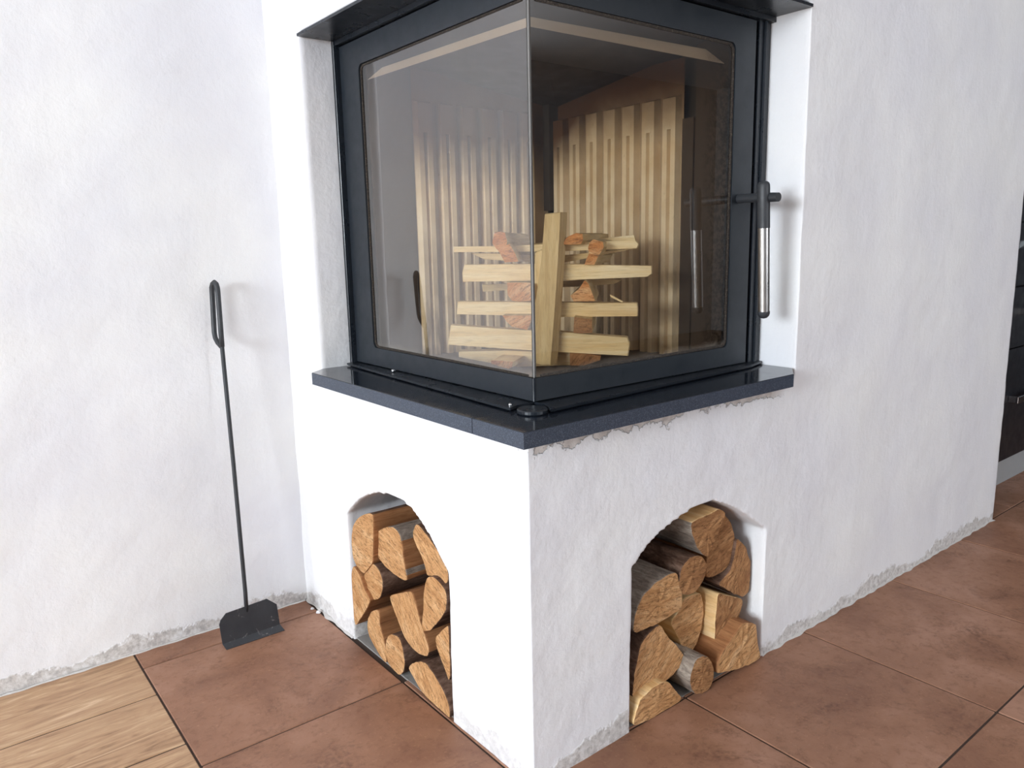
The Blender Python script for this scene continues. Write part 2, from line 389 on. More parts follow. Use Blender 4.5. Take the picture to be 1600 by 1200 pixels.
# ------------------------------------------------------------------ floor
floor = slab('floor', [(X0, X1, Y0, 1.6, -.06, -.0022)], GROUT)
def tile_obj(name, me, loc):
    o = bpy.data.objects.new(name, me); COL.objects.link(o); o.parent = floor; o.location = loc; return o
def tile_mesh(name, sx, sy, m):
    bm = bmesh.new(); box(bm, 0, sx, 0, sy, -.009, 0, bevel=.0016); 
    me = bpy.data.meshes.new(name); bm.to_mesh(me); bm.free(); me.materials.append(m); return me
G = .0042
xs = [-.4516, -.006, .432, .880, 1.336, 1.795, 2.25, 2.71, 3.17, 3.63, 4.09]
ys = [L+.01, .908, .4575, .006, -.4400, -.892, -1.345, -1.80, -2.25]
cache = {}
def get_mesh(nm, sx, sy, m):
    k = (nm, round(sx, 3), round(sy, 3))
    if k not in cache: cache[k] = tile_mesh(nm, sx, sy, m)
    return cache[k]
random.seed(5)
for i in range(len(xs)-1):
    for j in range(len(ys)-1):
        x0, x1, y1, y0 = xs[i], xs[i+1], ys[j], ys[j+1]
        if x0 > -.1 and x0 < 1.9 and y0 > .2 and x0 < .9: continue        # wholly under the masonry
        tile_obj('floor_tile', get_mesh('floor_tile', x1-x0-G, y1-y0-G, TILE), (x0+G/2, y0+G/2, random.uniform(-.0004, .0004)))
for i in range(4, len(xs)-1):
    for y0 in (L+.012, L+.46):
        if y0+.45 < 1.6: tile_obj('floor_tile', get_mesh('floor_tile', xs[i+1]-xs[i]-G, .445, TILE), (xs[i]+G/2, y0, 0))
pw = .2235
for k in range(14):
    y1 = L+.0-pw*k if k else L+.01
    y0 = L-pw*(k+1)
    xx = -.4516; first = [1.18, .9, 1.18, .5][k % 4]
    while xx > -3.4:
        ln = first; first = 1.18
        a = max(xx-ln, X0)
        tile_obj('floor_plank', get_mesh('floor_plank', xx-a-.005, y1-y0-.005, PLANK), (a+.0025, y0+.0025, random.uniform(-.0004, .0004)))
        xx = a
# trowelled white grout bead along the wall foot
def bead(name, pts, w, h):
    bm = bmesh.new(); n = len(pts)
    rows = []
    for i, (x, y, dx, dy) in enumerate(pts):
        ww = w*(.6+.8*noise.noise(Vector((x*24, y*24, 3)))+.35); ww = max(ww, .0015)
        hh = h*(.8+.8*noise.noise(Vector((x*40, y*40, 9))))
        rows.append([bm.verts.new((x, y, -.001)), bm.verts.new((x, y, max(hh, .001))), bm.verts.new((x+dx*ww*.55, y+dy*ww*.55, max(hh*.6, .0008))), bm.verts.new((x+dx*ww, y+dy*ww, .0002))])
    for i in range(n-1):
        for k in range(3): bm.faces.new((rows[i][k], rows[i+1][k], rows[i+1][k+1], rows[i][k+1]))
    return tag(to_obj(name, bm, WHITEGROUT, smooth=True), kind='structure')
bead('grout_bead_right', [(.702+i*.008, .004, 0, -1) for i in range(171)], .009, .004)
bead('grout_bead_left', [(-3.0+i*.008, L-.001, 0, -1) for i in range(375)], .006, .0035)
bead('grout_bead_pillar', [(.004, .71+i*.008, -1, 0) for i in range(36)], .010, .006)
# grey concrete bottoms of the two wood niches
CONC = NT('niche_concrete', rgb(150, 146, 142), .9); CONC.bump(CONC.noise(CONC.coord(), 50, 5), .003); CONC = CONC.m
slab('niche_bottom_1', [(.006, .246, .262, .704, -.004, .0015)], CONC)
slab('niche_bottom_2', [(.2548, .699, .012, .246, -.004, .0010)], CONC)

# ------------------------------------------------------------------ stone ledge
led = empty('stone_ledge', (-.042, -.042, .6526), 'polished black stone ledge on top of the arched plinth, under the glass stove', 'ledge')
def ledge_part(name, pts, lab=None):
    bm = bmesh.new(); prism(bm, [(x, y, .6526) for x, y in pts], (0, 0, .0284))
    es = [e for e in bm.edges if abs(e.verts[0].co.z-e.verts[1].co.z) < 1e-5 and e.verts[0].co.z > .66]
    bmesh.ops.bevel(bm, geom=es, offset=.0012, segments=1, affect='EDGES')
    for f in bm.faces: f.material_index = 1 if abs(f.normal.z) < .3 else 0
    o = to_obj(name, bm, [STONE, STONE_EDGE], led)
    for f in o.data.polygons: f.material_index = 1 if abs(f.normal.z) < .5 else 0
    if lab: o['label'] = lab
    return o
a = -.042; J = .0985
ledge_part('slab', [(a, .7591), (a, J+.0012), (.14, J+.0012), (.14, .797), (.004, .797)], 'long left-hand slab of the ledge')
ledge_part('slab', [(a, J-.0008), (a, a), (.719, a), (.786, .004), (.786, .14), (.142, .14), (.142, J-.0008)], 'right-hand slab with the projecting corner')
# dark metal lining under the head of the opening
bm = bmesh.new(); prism(bm, [(x, y, 1.4475) for x, y in [(-.005, -.005), (.789, -.005), (.789, .13), (.13, .13), (.13, .797), (-.005, .797)]], (0, 0, .006))
tag(to_obj('head_lining', bm, POST, base=(0, 0, 1.4475)), 'thin dark sheet lining the head of the stove opening', 'lining')

# ------------------------------------------------------------------ stove
stove = empty('corner_stove', (.09, .09, .683), 'dark steel corner wood stove with a frameless two-sided glass door, built into the white surround', 'stove')
def part(name, bm, m, parent=stove, smooth=False, lab=None):
    o = to_obj(name, bm, m, parent, smooth)
    if lab: o['label'] = lab
    return o
# outer frame: posts, head, sill
bm = bmesh.new()
box(bm, .079, .13, .7885, .7985, .683, 1.447, .001); box(bm, .084, .13, .7865, .7885, .686, 1.447)
part('frame_post', bm, POST)
bm = bmesh.new()
box(bm, .7385, .7465, .104, .13, .683, 1.447); box(bm, .7465, .789, .094, .13, .683, 1.447, .001); box(bm, .762, .770, .088, .095, .683, 1.447, .002)
part('frame_post', bm, POST)
bm = bmesh.new()
prism(bm, [(x, y, 1.4365) for x, y in [(.082, .082), (.789, .082), (.789, .13), (.13, .13), (.13, .7985), (.082, .7985)]], (0, 0, .0105)); part('frame_head', bm, POST)
bm = bmesh.new()
prism(bm, [(x, y, .6835) for x, y in [(.066, .792), (.034, .0875), (.056, .10), (.10, .10), (.10, .792)]], (0, 0, .0052))
prism(bm, [(x, y, .6835) for x, y in [(.078, .030), (.72, .066), (.789, .085), (.789, .13), (.10, .13), (.10, .07)]], (0, 0, .0052))
bmesh.ops.bevel(bm, geom=bm.edges[:], offset=.0012, segments=2, affect='EDGES'); part('base_plate', bm, POST)
bm = bmesh.new()
tube(bm, [(.058, .056, .6815), (.058, .056, .6835), (.058, .056, .688), (.058, .056, .6895)], [.026, .0275, .0275, .026], 32); part('hinge_disc', bm, POST, smooth=False)
bm = bmesh.new(); bmesh.ops.create_icosphere(bm, subdivisions=2, radius=.0052); bmesh.ops.scale(bm, verts=bm.verts, vec=(1, 1, .8)); bmesh.ops.translate(bm, verts=bm.verts, vec=(.078, .578, .6925)); part('screw_head', bm, CHROME, smooth=True, lab='small bright screw head')
bm = bmesh.new(); bmesh.ops.create_icosphere(bm, subdivisions=2, radius=.0035); bmesh.ops.translate(bm, verts=bm.verts, vec=(.047, .105, .690)); part('screw_head', bm, CHROME, smooth=True)

# door: two C-shaped steel leaves meeting at the frameless glass corner
ZB, ZT, DB, DT = .7335, 1.380, .691, 1.434
def cshape(o0, o1, i1):       # (u, z): corner edge o0, outer edge o1, opening edge i1
    r = .014
    pts = [(o0, DB), (o1, DB), (o1, DT), (o0, DT), (o0, ZT)]
    pts += arc_pts(i1-r, ZT-r, r, 90, 0, 5)
    pts += arc_pts(i1-r, ZB+r, r, 0, -90, 5)
    pts += [(o0, ZB)]
    return pts
bm = bmesh.new()
prism(bm, [(.093, y, z) for y, z in cshape(.094, .786, .6965)], (.018, 0, 0))
prism(bm, [(x, .093, z) for x, z in cshape(.094, .7335, .664)], (0, .018, 0))
bm2 = bm
door = part('door', bm, FRAME)
smooth_by_angle(door, 30)
# corner nosing of the rails
for z0, z1 in ((DB, ZB),):
    bm = bmesh.new(); tube(bm, [(.0952, .0952, z0), (.0952, .0952, z1)], .0035, 12); part('corner_nosing', bm, POST, door, smooth=False)
# glass panes (real 4 mm thickness, outer skin carries the reflection)
def pane(x0, x1, y0, y1, ax):
    bm = bmesh.new(); box(bm, x0, x1, y0, y1, ZB-.004, ZT+.004)
    o = to_obj('glass_pane', bm, [GLASS, GLASS_IN, GEDGE], door)
    for f in o.data.polygons:
        n = f.normal
        f.material_index = 0 if n[ax] < -.5 else (1 if n[ax] > .5 else 2)
        if abs(n.z) > .5: f.material_index = 1
    return o
p1 = pane(.0985, .1025, .1035, .704, 0); p2 = pane(.1035, .672, .0985, .1025, 1)
for p, ax in ((p1, 1), (p2, 0)):
    for f in p.data.polygons:
        if f.normal[ax] > .5: f.material_index = 1
bm = bmesh.new(); box(bm, .0978, .1012, .0978, .1012, ZB-.002, ZT+.002, .001); part('corner_joint', bm, GEDGE, door, lab='bright ground glass corner edge')
# rope gaskets round the opening
def gask(path, r=.0032):
    bm = bmesh.new(); tube(bm, path, r, 8)
    part('gasket', bm, GASKET, door, True)
g = [(y, z) for y, z in arc_pts(.6945-.014, ZT-.003-.014, .014, 90, 0, 5)] + [(y, z) for y, z in arc_pts(.6945-.014, ZB+.003+.014, .014, 0, -90, 5)]
gask([(.0985, .115, ZT-.002)]+[(.0985, y-.001, z) for y, z in g]+[(.0985, .115, ZB+.002)], .0026)
g = [(x, z) for x, z in arc_pts(.662-.014, ZT-.003-.014, .014, 90, 0, 5)] + [(x, z) for x, z in arc_pts(.662-.014, ZB+.003+.014, .014, 0, -90, 5)]
gask([(.115, .0985, ZT-.002)]+[(x-.001, .0985, z) for x, z in g]+[(.115, .0985, ZB+.002)], .0036)
# handle
hx, hy = .6660, .010
bm = bmesh.new(); tube(bm, [(.6885, .094, 1.060), (.684, .075, 1.060), (.6655, -.008, 1.0575), (.6640, -.022, 1.057)], [.0098, .0098, .0098, .0092], 20)
hs = part('handle_shank', bm, IRON, door); smooth_by_angle(hs)
hp = lambda z: (hx-.009+(.0185)*(1.0922-z)/.29, hy, z)
bm = bmesh.new(); R = .0130
tube(bm, [hp(1.0915), hp(1.0905), hp(1.088), hp(1.084), hp(1.078), hp(.995)], [.0035, .0074, .0108, .0126, R, R], 24)
h = part('handle', bm, IRON, door); smooth_by_angle(h)
bm = bmesh.new(); tube(bm, [hp(.995), hp(.818)], .0124, 24, caps=False); k = part('handle_sleeve', bm, STEEL, door, True, 'brushed steel lower grip sleeve')
bm = bmesh.new(); tube(bm, [hp(.818), hp(.813), hp(.808), hp(.804), hp(.8025)], [R, R, .0112, .0072, .002], 24); k = part('handle_cap', bm, IRON, door); smooth_by_angle(k)

# firebox
FX, FY, FZ = .672, .694, .700
def shell(boxes):
    bm = bmesh.new()
    for b in boxes: box(bm, *b)
    return bm
part('firebox_body', shell([(.112, .782, .703, .712, .684, 1.45), (.702, .712, .112, .703, .684, 1.45), (.112, .702, .112, .703, .684, .690), (.112, .71, .112, .71, 1.43, 1.4365)]), DARKBODY)
part('fire_floor', shell([(.113, .700, .113, .702, .690, FZ)]), ASH)
bm = bmesh.new(); rnd = random.Random(4)
# ash lip along the inside of the glass
for ax in (0, 1):
    n = 60
    for i in range(n):
        t = .115+.55*i/n; w = .010+.006*rnd.random(); hh = .018+.010*rnd.random()
        if ax: box(bm, t, t+.55/n, .1135, .1135+w, FZ, FZ+hh)
        else: box(bm, .1135, .1135+w, t, t+.55/n, FZ, FZ+hh)
o = part('ash_ridge', bm, ASH); o['kind'] = 'stuff'
# ribbed liners
def ribbed(u0, u1, zb, zt, mapf, lead=0):
    """pairs of raised ribs: a deep recess between pairs, a shorter groove inside each"""
    bm = bmesh.new(); pitch = .0640; d = .019; g2 = .013
    def q(u, w, z): return mapf(u, w, z)
    def strip(prof, z0, z1, top=True):
        A = [bm.verts.new(q(u, w, z0)) for u, w in prof]; B = [bm.verts.new(q(u, w, z1-(.006 if w > .001 and top else 0))) for u, w in prof]
        for i in range(len(prof)-1): bm.faces.new((A[i], A[i+1], B[i+1], B[i]))
        if top: bm.faces.new(B)
    # backing
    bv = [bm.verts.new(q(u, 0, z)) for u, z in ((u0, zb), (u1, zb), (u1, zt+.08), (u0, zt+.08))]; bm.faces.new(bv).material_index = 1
    u = u0+lead
    while u + .044 < u1+.002:
        a_, b_ = u, min(u+.044, u1)
        zg = zt-.075
        # full-height cheeks with a central groove below zg
        strip([(a_, 0), (a_+.003, d), (a_+.0165, d), (a_+.0195, d-g2), (b_-.0195+.000, d-g2), (b_-.0165, d), (b_-.003, d), (b_, 0)], zb, zg, False)
        strip([(a_, 0), (a_+.003, d), (b_-.003, d), (b_, 0)], zg, zt)
        gt = [(a_+.0165, d), (a_+.0195, d-g2), (b_-.0195, d-g2), (b_-.0165, d)]
        vs = [bm.verts.new(q(uu, w, zg)) for uu, w in gt]; bm.faces.new(vs)
        u += pitch
    return bm
part('liner_panel', ribbed(.228, .655, FZ, 1.315, lambda u, w, z: (u, FY-w, z), .002), [LINER, LINER_SHADED], lab='ribbed cream firebrick panel behind the left pane')
part('liner_panel', ribbed(.236, .690, FZ, 1.30, lambda u, w, z: (FX-w, u, z), .006), [LINER, LINER_SHADED], lab='ribbed cream firebrick panel behind the right pane')
part('side_liner', shell([(.113, .224, .692, .702, FZ, 1.40)]), SIDELINER)
part('side_liner', shell([(.668, .700, .113, .200, FZ, 1.40), (.662, .668, .2000, .232, FZ, 1.245)]), SIDELINER)
part('side_strip', shell([(.6655, .670, .211, .217, FZ, 1.215)]), LINER)
part('corner_duct', shell([(.640, .672, .668, .700, 1.06, 1.36)]), DARKBODY, lab='dark air duct in the back corner')
bm = bmesh.new(); prism(bm, [(.14, .14, 1.405), (.70, .14, 1.405), (.70, .70, 1.33), (.14, .70, 1.405)], (0, 0, .02)); part('baffle', bm, DARKBODY)
# air-wash deflector: a slanted strip running behind the head of both panes
bm = bmesh.new()
def qd(pts): prism(bm, pts, (.0008, .0008, .0012))
qd([(.112, .112, 1.3375), (.112, .690, 1.3480), (.122, .640, 1.3660), (.122, .122, 1.3560)])
qd([(.112, .112, 1.3375), (.122, .122, 1.3560), (.600, .122, 1.3640), (.650, .112, 1.3400)])
part('air_deflector', bm, DEFLECT, lab='pale metal strip behind the head of the glass')

# ------------------------------------------------------------------ split logs and kindling
def resample(poly, n, jit, seed, soft=0):
    """subdivide the outline, keeping its corners (slightly eased), with a little unevenness"""
    m = len(poly); P = [Vector(p) for p in poly]; T = sum((P[(i+1) % m]-P[i]).length for i in range(m)); out = []
    for i in range(m):
        a_, b_ = P[i], P[(i+1) % m]; k = max(1, round((b_-a_).length/T*n))
        for j in range(k): out.append(a_.lerp(b_, j/k))
    for _ in range(soft):
        out = [(out[i-1]+out[i]*2+out[(i+1) % len(out)])/4 for i in range(len(out))]
    c = sum(out, Vector((0, 0)))/len(out); res = []
    for p in out:
        nz = noise.noise(Vector((p.x*70, p.y*70, seed*3.1)))*jit + noise.noise(Vector((p.x*200, p.y*200, seed)))*jit*.6
        res.append(p+(p-c).normalized()*nz)
    return res
def wood(name, poly, to3, ext, mats, side_fn, seed, n=36, jit=.0016, rings=6, rough=.0016, taper=.03, along='w', parent=None, soft=0):
    """poly in plane (u,v); to3(u,v) -> point; ext = full extrusion vector. mats = [end, side, bark]"""
    ext = Vector(ext); pts = resample(poly, n, jit, seed, soft); n = len(pts); bm = bmesh.new(); lay = bm.verts.layers.float_vector.new('grain')
    c = sum(pts, Vector((0, 0)))/n; ln = ext.length
    def V(u, v, w, off=Vector((0, 0, 0))):
        x = bm.verts.new(Vector(to3(u, v))+ext*w+off)
        x[lay] = (u-c.x, v-c.y, w*ln) if along == 'w' else ((w*ln, v-c.y, u-c.x) if along == 'u' else (u-c.x, w*ln, v-c.y))
        return x
    R = []
    en = ext.normalized()
    for k in range(rings+1):
        t = k/rings; w = (0 if k == 0 else (.004/ln if k == 1 else (k-1)/(rings-1)))
        sc = (.988 if k == 0 else 1.0) - taper*t
        ring = []
        for i, p in enumerate(pts):
            q = c+(p-c)*sc
            if k > 1:
                q = q+(p-c).normalized()*noise.noise(Vector((i*.45, w*6, seed*1.7)))*jit*1.2
            ring.append(V(q.x, q.y, w))
        R.append(ring)
    for k in range(rings):
        for i in range(n):
            f = bm.faces.new((R[k][(i+1) % n], R[k][i], R[k+1][i], R[k+1][(i+1) % n]))
            a_, b_ = pts[i], pts[(i+1) % n]; nn = Vector((b_.y-a_.y, -(b_.x-a_.x)))
            mid = (a_+b_)/2-c
            if nn.dot(mid) < 0: nn = -nn
            f.material_index = side_fn(nn.normalized(), i, pts); f.smooth = soft > 0
    # rough-sawn end: concentric rings pushed in and out
    prev = R[0]
    for s_ in (.72, .42):
        ring = []
        for i, p in enumerate(pts):
            q = c+(p-c)*s_*.988
            ring.append(V(q.x, q.y, 0, en*rough*noise.noise(Vector((q.x*90, q.y*90, seed)))))
        for i in range(n):
            f = bm.faces.new((ring[(i+1) % n], ring[i], prev[i], prev[(i+1) % n])); f.material_index = 0
        prev = ring
    cv = V(c.x, c.y, 0)
    for i in range(n): f = bm.faces.new((prev[i], cv, prev[(i+1) % n])); f.material_index = 0
    f = bm.faces.new(R[-1]); f.material_index = 0
    lo = min((v.co for v in bm.verts), key=lambda q: q.z); base = Vector(to3(c.x, c.y))+ext*.5; base.z = lo.z
    return to_obj(name, bm, mats, base=base)
_all = lambda nn, i, p: 2
_none = lambda nn, i, p: 1
_left = lambda nn, i, p: 2 if nn.x < .25 else 1
_top = lambda nn, i, p: 2 if nn.y > .2 else 1
RL={
 'R1':(0.02,[(0.4569,0.389),(0.5066,0.3924),(0.5582,0.3945),(0.5755,0.3805),(0.5657,0.3632),(0.5529,0.3442),(0.5354,0.3168),(0.5178,0.2921),(0.4968,0.3063),(0.4826,0.321),(0.4667,0.3475),(0.4575,0.3713)]),
 'R2':(0.036,[(0.5806,0.3734),(0.6027,0.363),(0.6213,0.3371),(0.6347,0.3081),(0.6338,0.2774),(0.6239,0.2517),(0.6025,0.2346),(0.564,0.2281),(0.5357,0.233),(0.5324,0.2602),(0.5331,0.2801),(0.5457,0.3015),(0.567,0.3359)]),
 'R3':(0.028,[(0.6316,0.3061),(0.6656,0.2763),(0.6871,0.2336),(0.693,0.1893),(0.6864,0.1592),(0.667,0.1482),(0.6266,0.1701),(0.5656,0.2125),(0.5922,0.2249),(0.6114,0.2347),(0.6222,0.2573),(0.6273,0.2816)]),
 'R4':(0.02,[(0.4845,0.3079),(0.503,0.2963),(0.5125,0.2788),(0.5117,0.2592),(0.5014,0.24),(0.4801,0.2268),(0.4516,0.225),(0.4323,0.2331),(0.4222,0.2498),(0.4209,0.2694),(0.4252,0.2897),(0.4387,0.3025),(0.458,0.31)]),
 'R5':(0.02,[(0.4128,0.292),(0.4225,0.2642),(0.4322,0.237),(0.4329,0.2149),(0.4292,0.1981),(0.4001,0.199),(0.3632,0.1923),(0.3207,0.1951),(0.2808,0.1955),(0.2824,0.2247),(0.2945,0.2529),(0.3131,0.2746),(0.3515,0.2882),(0.3844,0.2923)]),
 'R6':(0.05,[(0.4727,0.2008),(0.5004,0.1995),(0.5363,0.1942),(0.5435,0.1652),(0.546,0.1384),(0.541,0.1088),(0.5233,0.0732),(0.494,0.0505),(0.4826,0.0621),(0.4708,0.0897),(0.4556,0.1182),(0.4312,0.1569),(0.4507,0.1678),(0.4682,0.1821)]),
 'R7':(0.024,[(0.561,0.1959),(0.609,0.1719),(0.6588,0.1481),(0.648,0.1196),(0.6345,0.0975),(0.6147,0.0563),(0.583,0.0519),(0.554,0.0531),(0.554,0.1251)]),
 'R8':(-0.01,[(0.6082,0.1201),(0.6369,0.1118),(0.6624,0.0988),(0.6665,0.0734),(0.6715,0.0475),(0.6876,0.0063),(0.6683,0.0027),(0.6474,0.0025),(0.582,0.0134),(0.5192,0.0295),(0.521,0.0587),(0.5437,0.0784),(0.5776,0.0997),(0.5967,0.1111)]),
 'R9':(0.02,[(0.3274,0.1809),(0.3468,0.1884),(0.362,0.1903),(0.3736,0.1742),(0.3841,0.1584),(0.4159,0.1225),(0.4436,0.0898),(0.4399,0.0711),(0.3982,0.0521),(0.3427,0.0472),(0.2906,0.0453),(0.2791,0.0515),(0.2819,0.0839),(0.2879,0.1149),(0.3001,0.1576),(0.3114,0.1724)]),
 'R10':(-0.012,[(0.4637,0.0948),(0.4845,0.0835),(0.5001,0.065),(0.5071,0.0393),(0.5035,0.0176),(0.4877,0.0035),(0.4657,0.0012),(0.4436,0.0114),(0.4302,0.0269),(0.4246,0.0466),(0.4275,0.0679),(0.4353,0.0872),(0.4478,0.0958)]),
 'R11':(0.0,[(0.356,0.0709),(0.373,0.0607),(0.3857,0.0442),(0.4014,0.0254),(0.4145,0.0074),(0.4056,-0.0014),(0.3711,-0.0028),(0.3341,-0.0007),(0.2981,0.0029),(0.2618,0.0097),(0.2641,0.0249),(0.269,0.0371),(0.2813,0.0605),(0.3164,0.0723)]),
}
LL={
 'L1':(0.006,[(0.638,0.3451),(0.6041,0.3602),(0.5773,0.367),(0.5819,0.3266),(0.5879,0.2826),(0.5939,0.2391),(0.6174,0.2194),(0.6435,0.1914),(0.673,0.1952),(0.699,0.2146),(0.7084,0.2396),(0.7078,0.2622),(0.6914,0.3002),(0.6678,0.326)]),
 'L2':(0.02,[(0.5505,0.3363),(0.5248,0.3457),(0.503,0.3499),(0.4796,0.3376),(0.4752,0.3137),(0.4714,0.2845),(0.4661,0.2609),(0.4564,0.2347),(0.483,0.2305),(0.5099,0.2305),(0.5609,0.2369),(0.5974,0.2517),(0.6136,0.2762),(0.6057,0.3),(0.5793,0.3227)]),
 'L3':(0.01,[(0.3975,0.3887),(0.3824,0.394),(0.3717,0.389),(0.3433,0.3762),(0.312,0.3578),(0.2819,0.3352),(0.2715,0.3156),(0.2767,0.2953),(0.3049,0.2891),(0.333,0.2944),(0.3588,0.2846),(0.3637,0.308),(0.3769,0.3253),(0.393,0.3395),(0.4114,0.3606)]),
 'L4':(0.01,[(0.6108,0.2302),(0.5893,0.2341),(0.5694,0.2263),(0.5562,0.2069),(0.5599,0.1815),(0.5749,0.1572),(0.5943,0.1424),(0.6161,0.1376),(0.6372,0.1426),(0.6517,0.1596),(0.652,0.1845),(0.6367,0.2118)]),
 'L5':(0.0,[(0.6886,0.2029),(0.6723,0.1972),(0.6562,0.1916),(0.6424,0.1688),(0.625,0.1502),(0.6043,0.143),(0.6336,0.1054),(0.6656,0.0704),(0.6972,0.0371),(0.7079,0.0537),(0.7146,0.0742),(0.7148,0.1088),(0.7137,0.1435),(0.7045,0.1779)]),
 'L6':(0.0,[(0.3423,0.2919),(0.3167,0.3031),(0.2929,0.2973),(0.2722,0.2884),(0.2631,0.2733),(0.2729,0.2441),(0.2991,0.2103),(0.3391,0.171),(0.3717,0.1576),(0.3697,0.1822),(0.3615,0.21),(0.3582,0.2502)]),
 'L7':(0.01,[(0.532,0.1784),(0.4729,0.2062),(0.4229,0.2285),(0.413,0.207),(0.4032,0.1856),(0.3866,0.152),(0.3631,0.1192),(0.3616,0.1048),(0.3695,0.0928),(0.4055,0.0841),(0.437,0.0875),(0.4688,0.0975),(0.4901,0.1257),(0.5122,0.1487)]),
 'L8':(0.0,[(0.6056,0.1134),(0.5831,0.1248),(0.5667,0.1311),(0.5653,0.1154),(0.5656,0.0935),(0.5555,0.0731),(0.5442,0.0533),(0.5398,0.028),(0.5443,0.004),(0.5696,0.0094),(0.5947,0.0207),(0.6227,0.0397),(0.6334,0.0606),(0.6249,0.0864)]),
 'L9':(0.0,[(0.51,0.093),(0.4849,0.1008),(0.468,0.0962),(0.4587,0.074),(0.4539,0.0446),(0.4609,0.0202),(0.4799,0.0019),(0.5045,0.0002),(0.5318,0.0069),(0.5445,0.0314),(0.5404,0.0604),(0.5282,0.0806)]),
 'L10':(-0.005,[(0.3857,0.0811),(0.3629,0.0923),(0.3457,0.0915),(0.3173,0.0782),(0.2859,0.0586),(0.2634,0.0355),(0.2575,0.0043),(0.2813,0.0068),(0.3141,0.0076),(0.3564,0.0094),(0.3865,0.0178),(0.4122,0.0342),(0.4323,0.0457),(0.414,0.0654)]),
 'L11':(0.0,[(0.3188,0.1638),(0.2924,0.1915),(0.2631,0.2152),(0.2409,0.2009),(0.2321,0.1581),(0.2429,0.106),(0.2716,0.0853),(0.2861,0.1077),(0.3047,0.1309),(0.316,0.1455)]),
}
